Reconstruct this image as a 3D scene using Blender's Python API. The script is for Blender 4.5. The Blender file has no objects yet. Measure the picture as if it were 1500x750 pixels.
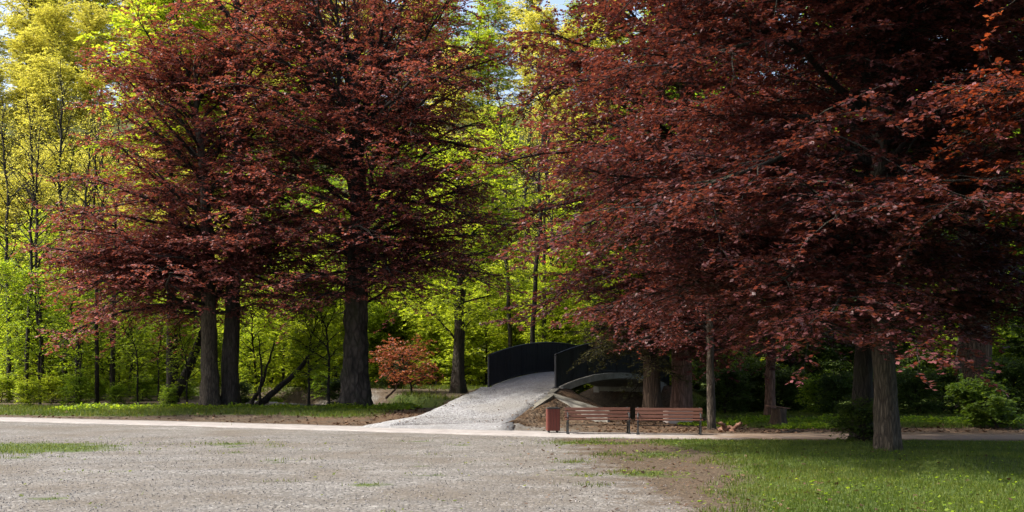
import bpy, bmesh, math, random
import numpy as np
from mathutils import Vector, Matrix
PI = math.pi
C = bpy.context.scene.collection
rng = np.random.default_rng(7)
random.seed(7)
F = 1500.0; EYE = 1.85; HV = 540.0          # focal length in photo pixels, eye height, horizon row
def X_(u, Y): return (u - 750.0) / F * Y

# ------------------------------------------------------------------ helpers
def sstep(a, b, x):
    t = np.clip((np.asarray(x, float) - a) / (b - a), 0, 1)
    return t * t * (3 - 2 * t)

def np_mesh(name, V, Fc, mat=None, attrs=None, smooth=False, midx=None):
    """mesh from arrays; Fc is a list of (M,k) index arrays"""
    if not isinstance(Fc, (list, tuple)): Fc = [Fc]
    Fc = [f for f in Fc if len(f)]
    me = bpy.data.meshes.new(name)
    V = np.ascontiguousarray(V, dtype=np.float32)
    me.vertices.add(len(V)); me.vertices.foreach_set('co', V.ravel())
    loops = np.concatenate([f.ravel() for f in Fc]).astype(np.int32)
    tot = np.concatenate([np.full(len(f), f.shape[1]) for f in Fc]).astype(np.int32)
    start = np.concatenate([[0], np.cumsum(tot)[:-1]]).astype(np.int32)
    me.loops.add(len(loops)); me.loops.foreach_set('vertex_index', loops)
    me.polygons.add(len(tot)); me.polygons.foreach_set('loop_start', start); me.polygons.foreach_set('loop_total', tot)
    me.polygons.foreach_set('use_smooth', np.full(len(tot), bool(smooth)))
    mats = mat if isinstance(mat, (list, tuple)) else [mat]
    for m in mats:
        if m: me.materials.append(m)
    if midx is not None: me.polygons.foreach_set('material_index', np.asarray(midx, dtype=np.int32))
    for k, (dom, arr) in (attrs or {}).items():
        a = me.attributes.new(k, 'FLOAT', dom); a.data.foreach_set('value', np.asarray(arr, dtype=np.float32))
    me.update(calc_edges=True)
    return me

def link(name, me, parent=None, loc=None):
    o = bpy.data.objects.new(name, me); C.objects.link(o)
    if parent: o.parent = parent
    if loc is not None: o.location = loc
    return o
def tag(o, label=None, cat=None, group=None, kind=None):
    for k, v in (('label', label), ('category', cat), ('group', group), ('kind', kind)):
        if v: o[k] = v
    return o
def thing(name, label, cat, loc=(0, 0, 0), rz=0.0, group=None, sc=1.0):
    o = bpy.data.objects.new(name, None); C.objects.link(o)
    o.empty_display_size = .3
    o.location = loc; o.rotation_euler = (0, 0, rz); o.scale = (sc, sc, sc)
    return tag(o, label, cat, group)
def copy_tree(o, parent=None):
    c = o.copy(); C.objects.link(c)
    if parent: c.parent = parent
    for ch in list(o.children): copy_tree(ch, c)
    return c

class MB:
    """collects simple solids into one mesh"""
    def __init__(s): s.V = []; s.F = []; s.n = 0
    def add(s, V, Fs):
        s.V += [tuple(v) for v in V]; s.F += [tuple(i + s.n for i in f) for f in Fs]; s.n += len(V)
    def box(s, c, d, M=None, r=0.0):
        x, y, z = d[0] / 2, d[1] / 2, d[2] / 2
        V = [Vector((sx * x, sy * y, sz * z)) for sz in (-1, 1) for sx, sy in ((-1, -1), (1, -1), (1, 1), (-1, 1))]
        if M is not None: V = [M @ v for v in V]
        V = [v + Vector(c) for v in V]
        s.add(V, [(3, 2, 1, 0), (4, 5, 6, 7), (0, 1, 5, 4), (1, 2, 6, 5), (2, 3, 7, 6), (3, 0, 4, 7)])
    def tube(s, P, R, n=8, caps=True):
        P = [Vector(p) for p in P]
        if not isinstance(R, (list, tuple)): R = [R] * len(P)
        V = []
        for i, p in enumerate(P):
            t = (P[min(i + 1, len(P) - 1)] - P[max(i - 1, 0)]).normalized()
            ref = Vector((0, 0, 1)) if abs(t.z) < .9 else Vector((1, 0, 0))
            a = t.cross(ref).normalized(); b = a.cross(t)
            V += [p + (a * math.cos(2 * PI * k / n) + b * math.sin(2 * PI * k / n)) * R[i] for k in range(n)]
        Fs = [(i * n + k, i * n + (k + 1) % n, (i + 1) * n + (k + 1) % n, (i + 1) * n + k) for i in range(len(P) - 1) for k in range(n)]
        if caps: Fs += [tuple(range(n))[::-1], tuple((len(P) - 1) * n + k for k in range(n))]
        s.add(V, Fs)
    def build(s, name, mat, parent=None, bevel=0.0, smooth=False):
        me = bpy.data.meshes.new(name); me.from_pydata(s.V, [], s.F); me.materials.append(mat)
        bm = bmesh.new(); bm.from_mesh(me)
        bmesh.ops.recalc_face_normals(bm, faces=bm.faces)
        bm.to_mesh(me); bm.free()
        if smooth:
            for p in me.polygons: p.use_smooth = True
        o = link(name, me, parent)
        if bevel:
            m = o.modifiers.new('bevel', 'BEVEL'); m.width = bevel; m.segments = 2; m.limit_method = 'ANGLE'
        return o

# ------------------------------------------------------------------ materials
def newmat(name):
    m = bpy.data.materials.new(name); m.use_nodes = True
    nt = m.node_tree; nt.nodes.clear()
    out = nt.nodes.new('ShaderNodeOutputMaterial')
    return m, nt, out
def nd(nt, t, ins=None, **kw):
    n = nt.nodes.new(t)
    for k, v in kw.items(): setattr(n, k, v)
    for k, v in (ins or {}).items():
        if hasattr(v, 'is_output'): nt.links.new(v, n.inputs[k])
        else: n.inputs[k].default_value = v
    return n
def rgb(c): return (c[0], c[1], c[2], 1)
def mixc(nt, f, a, b):
    n = nt.nodes.new('ShaderNodeMix'); n.data_type = 'RGBA'
    for i, v in ((0, f), (6, a), (7, b)):
        if hasattr(v, 'is_output'): nt.links.new(v, n.inputs[i])
        else: n.inputs[i].default_value = v if i == 0 else rgb(v)
    return n.outputs[2]
def mth(nt, op, a, b=0.0, clamp=False):
    n = nt.nodes.new('ShaderNodeMath'); n.operation = op; n.use_clamp = clamp
    for i, v in ((0, a), (1, b)):
        if hasattr(v, 'is_output'): nt.links.new(v, n.inputs[i])
        else: n.inputs[i].default_value = v
    return n.outputs[0]
def ramp(nt, f, stops, interp='LINEAR'):
    n = nt.nodes.new('ShaderNodeValToRGB'); n.color_ramp.interpolation = interp
    e = n.color_ramp.elements
    while len(e) < len(stops): e.new(.5)
    for el, (p, c) in zip(e, stops): el.position = p; el.color = rgb(c) if not np.isscalar(c) else (c, c, c, 1)
    nt.links.new(f, n.inputs[0]); return n.outputs[0]
def noise(nt, vec, scale, detail=4, rough=.55, dist=0.0):
    n = nd(nt, 'ShaderNodeTexNoise', {'Scale': scale, 'Detail': detail, 'Roughness': rough, 'Distortion': dist})
    if vec is not None: nt.links.new(vec, n.inputs['Vector'])
    return n.outputs['Fac']
def pos(nt): return nt.nodes.new('ShaderNodeNewGeometry').outputs['Position']
def objc(nt): return nt.nodes.new('ShaderNodeTexCoord').outputs['Object']
def attr(nt, name): return nd(nt, 'ShaderNodeAttribute', attribute_name=name).outputs['Fac']

def leaf_mat(name, cols, trans, tfac=.35, rough=.45, spec=.5, trans_tint=1.0):
    m, nt, out = newmat(name)
    a = attr(nt, 'rnd')
    n = len(cols)
    col = ramp(nt, a, [(i / (n - 1), c) for i, c in enumerate(cols)])
    p = nd(nt, 'ShaderNodeBsdfPrincipled', {'Base Color': col, 'Roughness': rough, 'Specular IOR Level': spec})
    tc = ramp(nt, a, [(i / (n - 1), c) for i, c in enumerate(trans)])
    t = nd(nt, 'ShaderNodeBsdfTranslucent', {'Color': tc})
    mx = nd(nt, 'ShaderNodeMixShader', {0: tfac, 1: p.outputs[0], 2: t.outputs[0]})
    nt.links.new(mx.outputs[0], out.inputs[0])
    return m
def bark_mat(name, dark, light, moss=None, mossf=.3, sx=9, sz=1.6):
    m, nt, out = newmat(name)
    o = objc(nt)
    mp = nd(nt, 'ShaderNodeMapping', {'Vector': o, 'Scale': (sx, sx, sz)})
    n1 = noise(nt, mp.outputs[0], 1.0, 6, .65, .6)
    n2 = noise(nt, o, 1.3, 4, .6)
    v = nd(nt, 'ShaderNodeTexVoronoi', {'Vector': mp.outputs[0], 'Scale': 1.4}, feature='DISTANCE_TO_EDGE').outputs['Distance']
    cr = ramp(nt, v, [(0, 0.0), (.22, 1.0)])
    f = mth(nt, 'MULTIPLY', ramp(nt, n1, [(.3, 0.0), (.72, 1.0)]), mth(nt, 'ADD', mth(nt, 'MULTIPLY', cr, .6), .4))
    c = mixc(nt, f, dark, light)
    if moss: c = mixc(nt, ramp(nt, n2, [(.5, 0.0), (.75, mossf)]), c, moss)
    b = nd(nt, 'ShaderNodeBump', {'Strength': .9, 'Distance': .05, 'Height': mth(nt, 'ADD', n1, mth(nt, 'MULTIPLY', cr, .5))})
    p = nd(nt, 'ShaderNodeBsdfPrincipled', {'Base Color': c, 'Roughness': .9, 'Specular IOR Level': .2, 'Normal': b.outputs[0]})
    nt.links.new(p.outputs[0], out.inputs[0]); return m
def solid_mat(name, c1, c2, scale=6, rough=.6, spec=.4, bump=.2, metal=0.0, stretch=(1, 1, 1), dist=.01):
    m, nt, out = newmat(name)
    mp = nd(nt, 'ShaderNodeMapping', {'Vector': objc(nt), 'Scale': stretch})
    n = noise(nt, mp.outputs[0], scale, 6, .65)
    c = mixc(nt, ramp(nt, n, [(.3, 0.0), (.7, 1.0)]), c1, c2)
    b = nd(nt, 'ShaderNodeBump', {'Strength': bump, 'Distance': dist, 'Height': n})
    p = nd(nt, 'ShaderNodeBsdfPrincipled', {'Base Color': c, 'Roughness': rough, 'Specular IOR Level': spec, 'Metallic': metal, 'Normal': b.outputs[0]})
    nt.links.new(p.outputs[0], out.inputs[0]); return m

def gravel_nodes(nt, P, base, light, dark, warm):
    """colour and height of fine crushed stone"""
    v = nd(nt, 'ShaderNodeTexVoronoi', {'Vector': P, 'Scale': 21.0})
    sep = nd(nt, 'ShaderNodeSeparateColor', {0: v.outputs['Color']})
    c = ramp(nt, sep.outputs[0], [(0, dark), (.35, base), (.75, base), (1, light)])
    v2 = nd(nt, 'ShaderNodeTexVoronoi', {'Vector': P, 'Scale': 62.0})
    c2 = ramp(nt, nd(nt, 'ShaderNodeSeparateColor', {0: v2.outputs['Color']}).outputs[0], [(0, dark), (.3, base), (.7, base), (1, light)])
    c = mixc(nt, ramp(nt, noise(nt, P, 1.7, 4, .6), [(.38, .1), (.6, .6)]), c, c2)
    big = noise(nt, P, .45, 5, .6); mid = noise(nt, P, 2.4, 5, .7)
    c = mixc(nt, ramp(nt, big, [(.44, 0.0), (.66, .6)]), c, warm)
    c = mixc(nt, ramp(nt, mid, [(.5, 0.0), (.8, .55)]), c, tuple(x * .55 for x in base))
    mp = nd(nt, 'ShaderNodeMapping', {'Vector': P, 'Scale': (.4, .8, 1.0), 'Rotation': (0, 0, .12)})
    trk = noise(nt, mp.outputs[0], 1.0, 5, .6, .3)
    c = mixc(nt, ramp(nt, trk, [(.45, 0.0), (.66, .4)]), c, tuple(x * .7 for x in warm))
    c = mixc(nt, ramp(nt, trk, [(.3, .2), (.42, 0.0)]), c, light)
    h = mth(nt, 'SUBTRACT', mth(nt, 'MULTIPLY', mid, .5), v.outputs['Distance'])
    return c, h

GB, GL, GD, GW = (.118, .111, .1), (.29, .28, .26), (.055, .051, .046), (.095, .077, .056)
def gravel_mat(name, base=GB, light=GL, dark=GD, warm=GW):
    m, nt, out = newmat(name)
    c, h = gravel_nodes(nt, pos(nt), base, light, dark, warm)
    b = nd(nt, 'ShaderNodeBump', {'Strength': .7, 'Distance': .03, 'Height': h})
    p = nd(nt, 'ShaderNodeBsdfPrincipled', {'Base Color': c, 'Roughness': .85, 'Specular IOR Level': .3, 'Normal': b.outputs[0]})
    nt.links.new(p.outputs[0], out.inputs[0]); return m

def ground_mat():
    m, nt, out = newmat('ground_surface')
    P = pos(nt)
    gr = attr(nt, 'lawn'); gv = attr(nt, 'gravel'); li = attr(nt, 'litter')
    rag = noise(nt, P, 1.1, 7, .68); fine = noise(nt, P, 16, 5, .7)
    def ragged(a, k=1.25, w=.12):
        s = mth(nt, 'ADD', a, mth(nt, 'MULTIPLY', mth(nt, 'SUBTRACT', rag, .5), k))
        s = mth(nt, 'ADD', s, mth(nt, 'MULTIPLY', mth(nt, 'SUBTRACT', fine, .5), .45))
        return ramp(nt, s, [(.5 - w, 0.0), (.5 + w, 1.0)])
    gc, gh = gravel_nodes(nt, P, GB, GL, GD, GW)
    soil = ramp(nt, noise(nt, P, 9, 7, .75), [(.3, (.03, .022, .014)), (.55, (.075, .055, .036)), (.75, (.14, .108, .075))])
    lit = ramp(nt, noise(nt, P, 14, 6, .8), [(.3, (.028, .018, .011)), (.5, (.075, .045, .025)), (.7, (.15, .095, .055))])
    soil = mixc(nt, ragged(li), soil, lit)
    grass = ramp(nt, noise(nt, P, 6, 6, .75), [(.25, (.016, .026, .005)), (.5, (.045, .07, .01)), (.75, (.1, .12, .022))])
    c = mixc(nt, ragged(gv), soil, gc)
    c = mixc(nt, ragged(gr), c, grass)
    h = mth(nt, 'ADD', mth(nt, 'MULTIPLY', gh, .7), mth(nt, 'MULTIPLY', fine, .6))
    b = nd(nt, 'ShaderNodeBump', {'Strength': .75, 'Distance': .035, 'Height': h})
    p = nd(nt, 'ShaderNodeBsdfPrincipled', {'Base Color': c, 'Roughness': .9, 'Specular IOR Level': .2, 'Normal': b.outputs[0]})
    nt.links.new(p.outputs[0], out.inputs[0]); return m

def mound_mat():
    m, nt, out = newmat('rubble_earth')
    P = pos(nt)
    v = nd(nt, 'ShaderNodeTexVoronoi', {'Vector': P, 'Scale': 9.0})
    sep = nd(nt, 'ShaderNodeSeparateColor', {0: v.outputs['Color']})
    st = ramp(nt, sep.outputs[0], [(0, (.05, .036, .024)), (.5, (.1, .075, .05)), (1, (.16, .125, .09))])
    ea = ramp(nt, noise(nt, P, 5, 7, .75), [(.3, (.04, .024, .012)), (.7, (.11, .064, .032))])
    c = mixc(nt, ramp(nt, noise(nt, P, 1.2, 3), [(.34, .25), (.56, 1.0)]), st, ea)
    b = nd(nt, 'ShaderNodeBump', {'Strength': 1, 'Distance': .08, 'Height': mth(nt, 'SUBTRACT', noise(nt, P, 8, 5, .7), v.outputs['Distance'])})
    p = nd(nt, 'ShaderNodeBsdfPrincipled', {'Base Color': c, 'Roughness': .9, 'Specular IOR Level': .2, 'Normal': b.outputs[0]})
    nt.links.new(p.outputs[0], out.inputs[0]); return m

M = {}
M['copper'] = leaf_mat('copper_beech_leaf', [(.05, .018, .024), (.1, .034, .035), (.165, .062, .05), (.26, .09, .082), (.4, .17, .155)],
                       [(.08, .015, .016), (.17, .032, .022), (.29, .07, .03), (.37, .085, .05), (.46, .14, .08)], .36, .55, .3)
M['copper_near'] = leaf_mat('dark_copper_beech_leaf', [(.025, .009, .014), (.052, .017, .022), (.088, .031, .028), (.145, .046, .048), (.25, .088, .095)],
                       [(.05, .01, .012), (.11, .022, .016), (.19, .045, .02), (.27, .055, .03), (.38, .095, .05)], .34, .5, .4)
M['copper_orange'] = leaf_mat('orange_copper_leaf', [(.04, .012, .01), (.1, .025, .014), (.19, .05, .022), (.26, .085, .04)], [(.1, .014, .008), (.26, .04, .012), (.42, .08, .02), (.5, .14, .04)], .42, .5, .3)
M['red_maple'] = leaf_mat('red_maple_leaf', [(.22, .05, .025), (.32, .08, .035), (.38, .15, .05)], [(.34, .07, .025), (.45, .12, .035), (.5, .22, .06)], .42)
M['yellow'] = leaf_mat('spring_yellow_leaf', [(.33, .32, .045), (.46, .43, .07), (.58, .53, .13)], [(.52, .5, .04), (.64, .59, .07), (.74, .67, .14)], .55, .55, .25)
M['bright'] = leaf_mat('spring_green_leaf', [(.13, .19, .012), (.23, .29, .018), (.34, .36, .035)], [(.32, .43, .014), (.48, .57, .022), (.62, .64, .04)], .55, .55, .25)
M['mid'] = leaf_mat('green_leaf', [(.06, .105, .01), (.11, .18, .013), (.18, .24, .022)], [(.18, .3, .011), (.3, .44, .018), (.44, .52, .028)], .54, .55, .25)
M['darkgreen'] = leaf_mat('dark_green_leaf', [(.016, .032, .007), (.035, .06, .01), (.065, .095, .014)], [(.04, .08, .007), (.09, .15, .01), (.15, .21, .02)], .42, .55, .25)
M['grass'] = leaf_mat('grass_blade', [(.018, .036, .005), (.045, .08, .008), (.09, .125, .015), (.17, .165, .035)], [(.05, .08, .008), (.1, .15, .012), (.18, .21, .024), (.24, .22, .05)], .4, .5, .3)
M['lush'] = leaf_mat('lush_green_leaf', [(.09, .145, .011), (.16, .23, .015), (.25, .29, .028)], [(.25, .37, .012), (.4, .51, .02), (.52, .58, .034)], .55, .55, .25)
M['shrub'] = leaf_mat('shrub_leaf', [(.03, .06, .008), (.06, .1, .011), (.1, .14, .018)], [(.09, .17, .009), (.16, .25, .014), (.24, .31, .022)], .45, .55, .25)
M['olive'] = leaf_mat('olive_brown_frond', [(.03, .032, .01), (.06, .058, .018), (.1, .085, .03)], [(.06, .065, .01), (.11, .11, .02), (.16, .14, .03)], .35, .6, .25)
M['weed'] = leaf_mat('low_weed_leaf', [(.05, .075, .012), (.1, .13, .02), (.16, .17, .035)], [(.08, .12, .012), (.16, .2, .02), (.24, .25, .04)], .35, .6, .25)
M['litterleaf'] = leaf_mat('fallen_leaf', [(.03, .018, .011), (.07, .04, .023), (.16, .1, .058)], [(.05, .02, .01), (.1, .04, .02), (.15, .08, .04)], .15, .7, .2)
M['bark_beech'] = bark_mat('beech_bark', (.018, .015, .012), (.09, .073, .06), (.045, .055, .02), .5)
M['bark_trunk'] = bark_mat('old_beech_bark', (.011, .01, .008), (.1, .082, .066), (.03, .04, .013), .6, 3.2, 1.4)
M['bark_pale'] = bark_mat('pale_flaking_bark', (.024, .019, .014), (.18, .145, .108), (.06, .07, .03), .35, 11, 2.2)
M['bark_dark'] = bark_mat('dark_bark', (.014, .012, .01), (.055, .045, .036), (.03, .04, .014), .5, 12, 2)
M['bark_brown'] = bark_mat('brown_furrowed_bark', (.025, .016, .01), (.125, .083, .055), (.06, .06, .022), .3, 8, .7)
M['bark_rosy'] = bark_mat('rosy_brown_bark', (.08, .045, .033), (.3, .18, .135), None, .3, 9, 1.5)
M['ground'] = ground_mat()
M['gravel'] = gravel_mat('pale_gravel', (.19, .192, .195), (.36, .36, .365), (.09, .089, .088), (.165, .155, .135))
M['mound'] = mound_mat()
M['concrete'] = solid_mat('weathered_concrete', (.2, .19, .155), (.34, .32, .27), 3, .85, .3, .3)

M['steel'] = solid_mat('black_painted_steel', (.008, .009, .012), (.018, .018, .021), 4, .45, .4, .05)
M['iron'] = solid_mat('black_cast_iron', (.008, .009, .009), (.02, .021, .02), 20, .5, .5, .2)
M['slat'] = solid_mat('stained_bench_wood', (.055, .019, .011), (.13, .052, .03), 5, .5, .45, .25, stretch=(1.2, 18, 18), dist=.004)
M['binwood'] = solid_mat('red_stained_wood', (.085, .018, .011), (.14, .034, .022), 5, .55, .4, .25, stretch=(18, 18, 1.5), dist=.004)
M['rim'] = solid_mat('pale_arch_concrete', (.2, .195, .16), (.4, .385, .33), 3.5, .85, .3, .4)
M['coping'] = solid_mat('mossy_coping_stone', (.085, .078, .06), (.19, .18, .15), 7, .9, .2, .5)
M['stone'] = solid_mat('pale_stone', (.26, .22, .19), (.42, .37, .32), 6, .85, .3, .5)
M['deadwood'] = solid_mat('weathered_dead_wood', (.09, .045, .03), (.28, .15, .1), 6, .85, .2, .6, stretch=(1, 6, 6))
M['pebble'] = leaf_mat('loose_pebble', [(.09, .08, .075), (.125, .115, .105), (.16, .15, .14), (.34, .32, .31)], [(.1, .1, .1), (.2, .2, .2), (.3, .3, .3), (.4, .4, .4)], 0.0, .7, .3)
m, nt, out = newmat('pale_path_paving')
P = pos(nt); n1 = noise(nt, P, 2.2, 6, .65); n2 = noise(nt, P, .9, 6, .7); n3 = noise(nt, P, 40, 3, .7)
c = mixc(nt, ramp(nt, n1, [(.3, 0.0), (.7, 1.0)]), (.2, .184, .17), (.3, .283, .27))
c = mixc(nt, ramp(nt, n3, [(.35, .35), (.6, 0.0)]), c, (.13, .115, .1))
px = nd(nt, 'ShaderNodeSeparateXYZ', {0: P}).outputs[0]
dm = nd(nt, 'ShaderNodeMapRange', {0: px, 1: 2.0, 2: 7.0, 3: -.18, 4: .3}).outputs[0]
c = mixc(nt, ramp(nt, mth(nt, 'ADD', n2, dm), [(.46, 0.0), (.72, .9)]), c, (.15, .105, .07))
b = nd(nt, 'ShaderNodeBump', {'Strength': .4, 'Distance': .01, 'Height': n3})
p = nd(nt, 'ShaderNodeBsdfPrincipled', {'Base Color': c, 'Roughness': .9, 'Specular IOR Level': .2, 'Normal': b.outputs[0]})
nt.links.new(p.outputs[0], out.inputs[0]); M['pathway'] = m
m, nt, out = newmat('stream_water')
b = nd(nt, 'ShaderNodeBump', {'Strength': .15, 'Distance': .02, 'Height': noise(nt, pos(nt), 5, 3)})
p = nd(nt, 'ShaderNodeBsdfPrincipled', {'Base Color': (.012, .018, .014, 1), 'Roughness': .08, 'Normal': b.outputs[0]})
nt.links.new(p.outputs[0], out.inputs[0]); M['water'] = m

# ------------------------------------------------------------------ terrain
AX = np.array([.61, .79]) / math.hypot(.61, .79)            # direction the bridge runs, away and to the right
NX = np.array([AX[1], -AX[0]])                              # to its right
L0 = np.array([-.94, 39.0]); BW = 3.2; BL = 8.4             # left foot of the bridge, deck width, span
B0 = L0 + NX * BW / 2                                       # middle of the near end
SA = 4.2                                                    # crown of the arch along the span
def deck_z(s): return 1.72 - .033 * (np.asarray(s, float) - SA) ** 2
# ramp axis (x, y, z of the surface, half width), polyline from the path up to the bridge and down behind it
ENTRY = float(deck_z(0)); 
e1 = B0 + AX * BL
RA = np.array([[-2.6, 30.6, 0.0, 2.8], [-1.55, 33.6, .22, 1.85], [-.45, 36.1, .74, 1.7], [B0[0], B0[1], ENTRY - .01, 1.72],
               [B0[0] + AX[0] * .5, B0[1] + AX[1] * .5, ENTRY + .0, 1.72]])
RB = np.array([[e1[0] - AX[0] * .5, e1[1] - AX[1] * .5, ENTRY, 1.7], [e1[0], e1[1], ENTRY - .01, 1.7],
               [e1[0] + AX[0] * 4, e1[1] + AX[1] * 4, .75, 1.8], [e1[0] + AX[0] * 12, e1[1] + AX[1] * 12, .45, 2.0]])
PATH = np.array([[-60, 51.5], [-32, 42.6], [-18.7, 37.4], [-10.3, 34.0], [-3.05, 30.7], [1.5, 28.6], [4.6, 27.9], [9.2, 27.5], [13.0, 27.4], [22, 28.0], [50, 33]], float)
STREAM = np.array([[-30, 62], [-14, 54], [-4, 46.5]] + [list(B0 + AX * 4.2 + NX * t) for t in (-3, 0, 2.3)], float)

def polydist(x, y, P):
    """distance to a polyline, its parameter columns interpolated at the nearest point, signed side"""
    x = np.asarray(x, float); y = np.asarray(y, float)
    best = np.full(x.shape, 1e9); val = np.zeros(x.shape + (max(P.shape[1] - 2, 1),)); side = np.zeros(x.shape)
    for i in range(len(P) - 1):
        a, b = P[i], P[i + 1]; d = b[:2] - a[:2]; l2 = d @ d
        t = np.clip(((x - a[0]) * d[0] + (y - a[1]) * d[1]) / l2, 0, 1)
        qx, qy = a[0] + t * d[0], a[1] + t * d[1]
        dd = np.hypot(x - qx, y - qy); k = dd < best
        best = np.where(k, dd, best)
        side = np.where(k, np.sign(d[0] * (y - a[1]) - d[1] * (x - a[0])), side)
        if P.shape[1] > 2:
            v = a[2:] + t[..., None] * (b[2:] - a[2:]); val = np.where(k[..., None], v, val)
    return best, val, side
def lump(x, y):
    return (np.sin(x * .9 + 1.3 * np.sin(y * .5)) * np.sin(y * .8 + 1.1 * np.sin(x * .43)) * .5 + np.sin(x * 2.3 + y * 1.1) * np.sin(y * 2.1 - x * .7) * .25)
def height(x, y):
    x = np.asarray(x, float); y = np.asarray(y, float)
    pd, _, ps = polydist(x, y, PATH)
    behind = ps > 0                                          # far side of the path (path runs to +x, left side is +y)
    z = .012 * lump(x, y)
    # bank behind the path on the left, softer on the right
    bank = sstep(1.5, 5.0, pd) * behind
    z = z + bank * (.22 * sstep(4, -4, x) + .10 * sstep(6, 12, x)) + bank * .05 * lump(x * .7, y * .7)
    # lawn in front of the path on the right
    lawn = sstep(3.0, 5.5, x) * (~behind) * sstep(1.3, 3, pd)
    z = z + lawn * (.05 + .06 * lump(x, y))
    z = z + .2 * np.exp(-(((x - 7.6) / .55) ** 2 + ((y - 18.2) / .5) ** 2)) + .12 * np.exp(-(((x - 8.9) / .9) ** 2 + ((y - 19.4) / .5) ** 2))
    # wood floor and the hillside far behind
    z = z + .5 * sstep(44, 62, y) + sstep(20, 40, x) * .5 * sstep(26, 40, y)
    z = z + 42 * sstep(66, 165, y) + .4 * lump(x * .12, y * .12) * sstep(46, 70, y)
    z = z + .3 * np.exp(-(((x + 10.6) / 5) ** 2 + ((y - 54) / 3.5) ** 2))
    # ramps
    for P in (RA, RB):
        d, v, s = polydist(x, y, P)
        r = v[..., 0] - np.maximum(0, d - v[..., 1]) * .52
        z = np.maximum(z, r)
    d, v, s = polydist(x, y, RA); z = z - .07 * sstep(.1, -.3, d - v[..., 1] + .15) * sstep(31.0, 32.5, y)
    # stream bed
    sd, _, _ = polydist(x, y, STREAM)
    bed = -.95 + np.maximum(0, sd - 2.2) * 1.6
    z = np.minimum(z, np.maximum(bed, -.95))
    z = np.where(pd < 1.28, np.minimum(z, 0.0) , z)
    return z
def hz(x, y): return float(height(np.array([x]), np.array([y]))[0])

def axis(parts):
    out = []
    for a, b, s in parts: out.append(np.arange(a, b, s))
    return np.concatenate(out + [[parts[-1][1]]])
gx = axis([(-320, -60, 10), (-60, -24, 1.5), (-24, 22, .22), (22, 60, 1.5), (60, 320, 10)])
gy = axis([(-60, 8, 4), (8, 52, .22), (52, 100, 1.5), (100, 420, 8)])
GX, GY = np.meshgrid(gx, gy)
GZ = height(GX, GY)
_tr = np.random.default_rng(5)
TUFTS = tuple((float(_tr.uniform(-13, 3.5)), float(_tr.uniform(13, 27)), float(_tr.uniform(.25, .8)), float(_tr.uniform(.15, .4)), float(_tr.uniform(.4, .62))) for _ in range(34))
def clearing(x, y): return np.clip(1.4 * np.exp(-(((x + 10.6) / 3.8) ** 4 + ((y - 50.5) / 4.0) ** 4)), 0, 1)
def lawn_mask(x, y):
    pd, _, ps = polydist(x, y, PATH); behind = ps > 0
    xb = np.interp(y, [10, 13.2, 17.3, 21, 24, 26.4], [2.7, 3.2, 4.1, 4.7, 4.3, 3.7])
    front = sstep(-1.9, 1.5, x - xb) * (~behind) * sstep(1.1, 1.7, pd)
    # worn patches of grass in the gravel
    for cx, cy, rx, ry, k in ((-11.6, 23.8, 2.8, 2.0, .95), (-10.3, 21.3, .5, .5, .62), (1.9, 25.4, 1.6, .8, .62), (3.1, 22.0, 1.5, 1.2, .55), (1.2, 20.3, .9, .5, .5), (2.4, 18, 1.0, .9, .55), (-7.0, 25.2, 1.8, .7, .52), (-6.6, 14.6, .4, .3, .6), (-7.4, 18.3, .8, .3, .5)) + TUFTS:
        front = np.maximum(front, k * np.exp(-(((x - cx) / rx) ** 2 + ((y - cy) / ry) ** 2)) * (~behind))
    back = behind * sstep(1.6 + 1.1 * sstep(-18, -9, x), 2.8 + 1.6 * sstep(-18, -9, x), pd) * (.85 * sstep(-3.0, -6.5, x) * sstep(46, 42, y) + .8 * sstep(6.4, 8.2, x) * sstep(29.3, 30.4, y))
    back = np.maximum(back, behind * .9 * np.exp(-(((x + 5.8) / 3.6) ** 2 + ((y - 50.5) / 2.0) ** 2)))
    back = np.maximum(back, behind * .55 * sstep(50, 60, y))
    return np.maximum(front, back * (1 - clearing(x, y)))
def gravel_mask(x, y):
    pd, _, ps = polydist(x, y, PATH); behind = ps > 0
    g = (~behind) * sstep(4.2, -.6, x - .05 * (18 - y))
    near = clearing(x, y) * behind
    ap = behind * sstep(3.4, 2.2, pd) * sstep(-5, -3, x) * sstep(2.6, 1.2, x)
    return np.maximum(np.maximum(g, near), ap)
def litter_mask(x, y):
    return sstep(2.2, 4.0, polydist(x, y, STREAM)[0]) * np.clip(.35 + .5 * np.exp(-(((x + 3) / 4) ** 2 + ((y - 38) / 5) ** 2)) + .3 * sstep(1.5, 4.5, x) * sstep(26, 34, y), 0, 1)
nx, ny = len(gx), len(gy)
idx = np.arange(nx * ny).reshape(ny, nx)
quads = np.stack([idx[:-1, :-1], idx[:-1, 1:], idx[1:, 1:], idx[1:, :-1]], -1).reshape(-1, 4)
xf, yf = GX.ravel(), GY.ravel()
me = np_mesh('ground', np.stack([xf, yf, GZ.ravel()], 1), quads, M['ground'],
             {'lawn': ('POINT', lawn_mask(xf, yf)), 'gravel': ('POINT', gravel_mask(xf, yf)), 'litter': ('POINT', litter_mask(xf, yf))}, smooth=True)
tag(link('ground', me), kind='structure')

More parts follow.
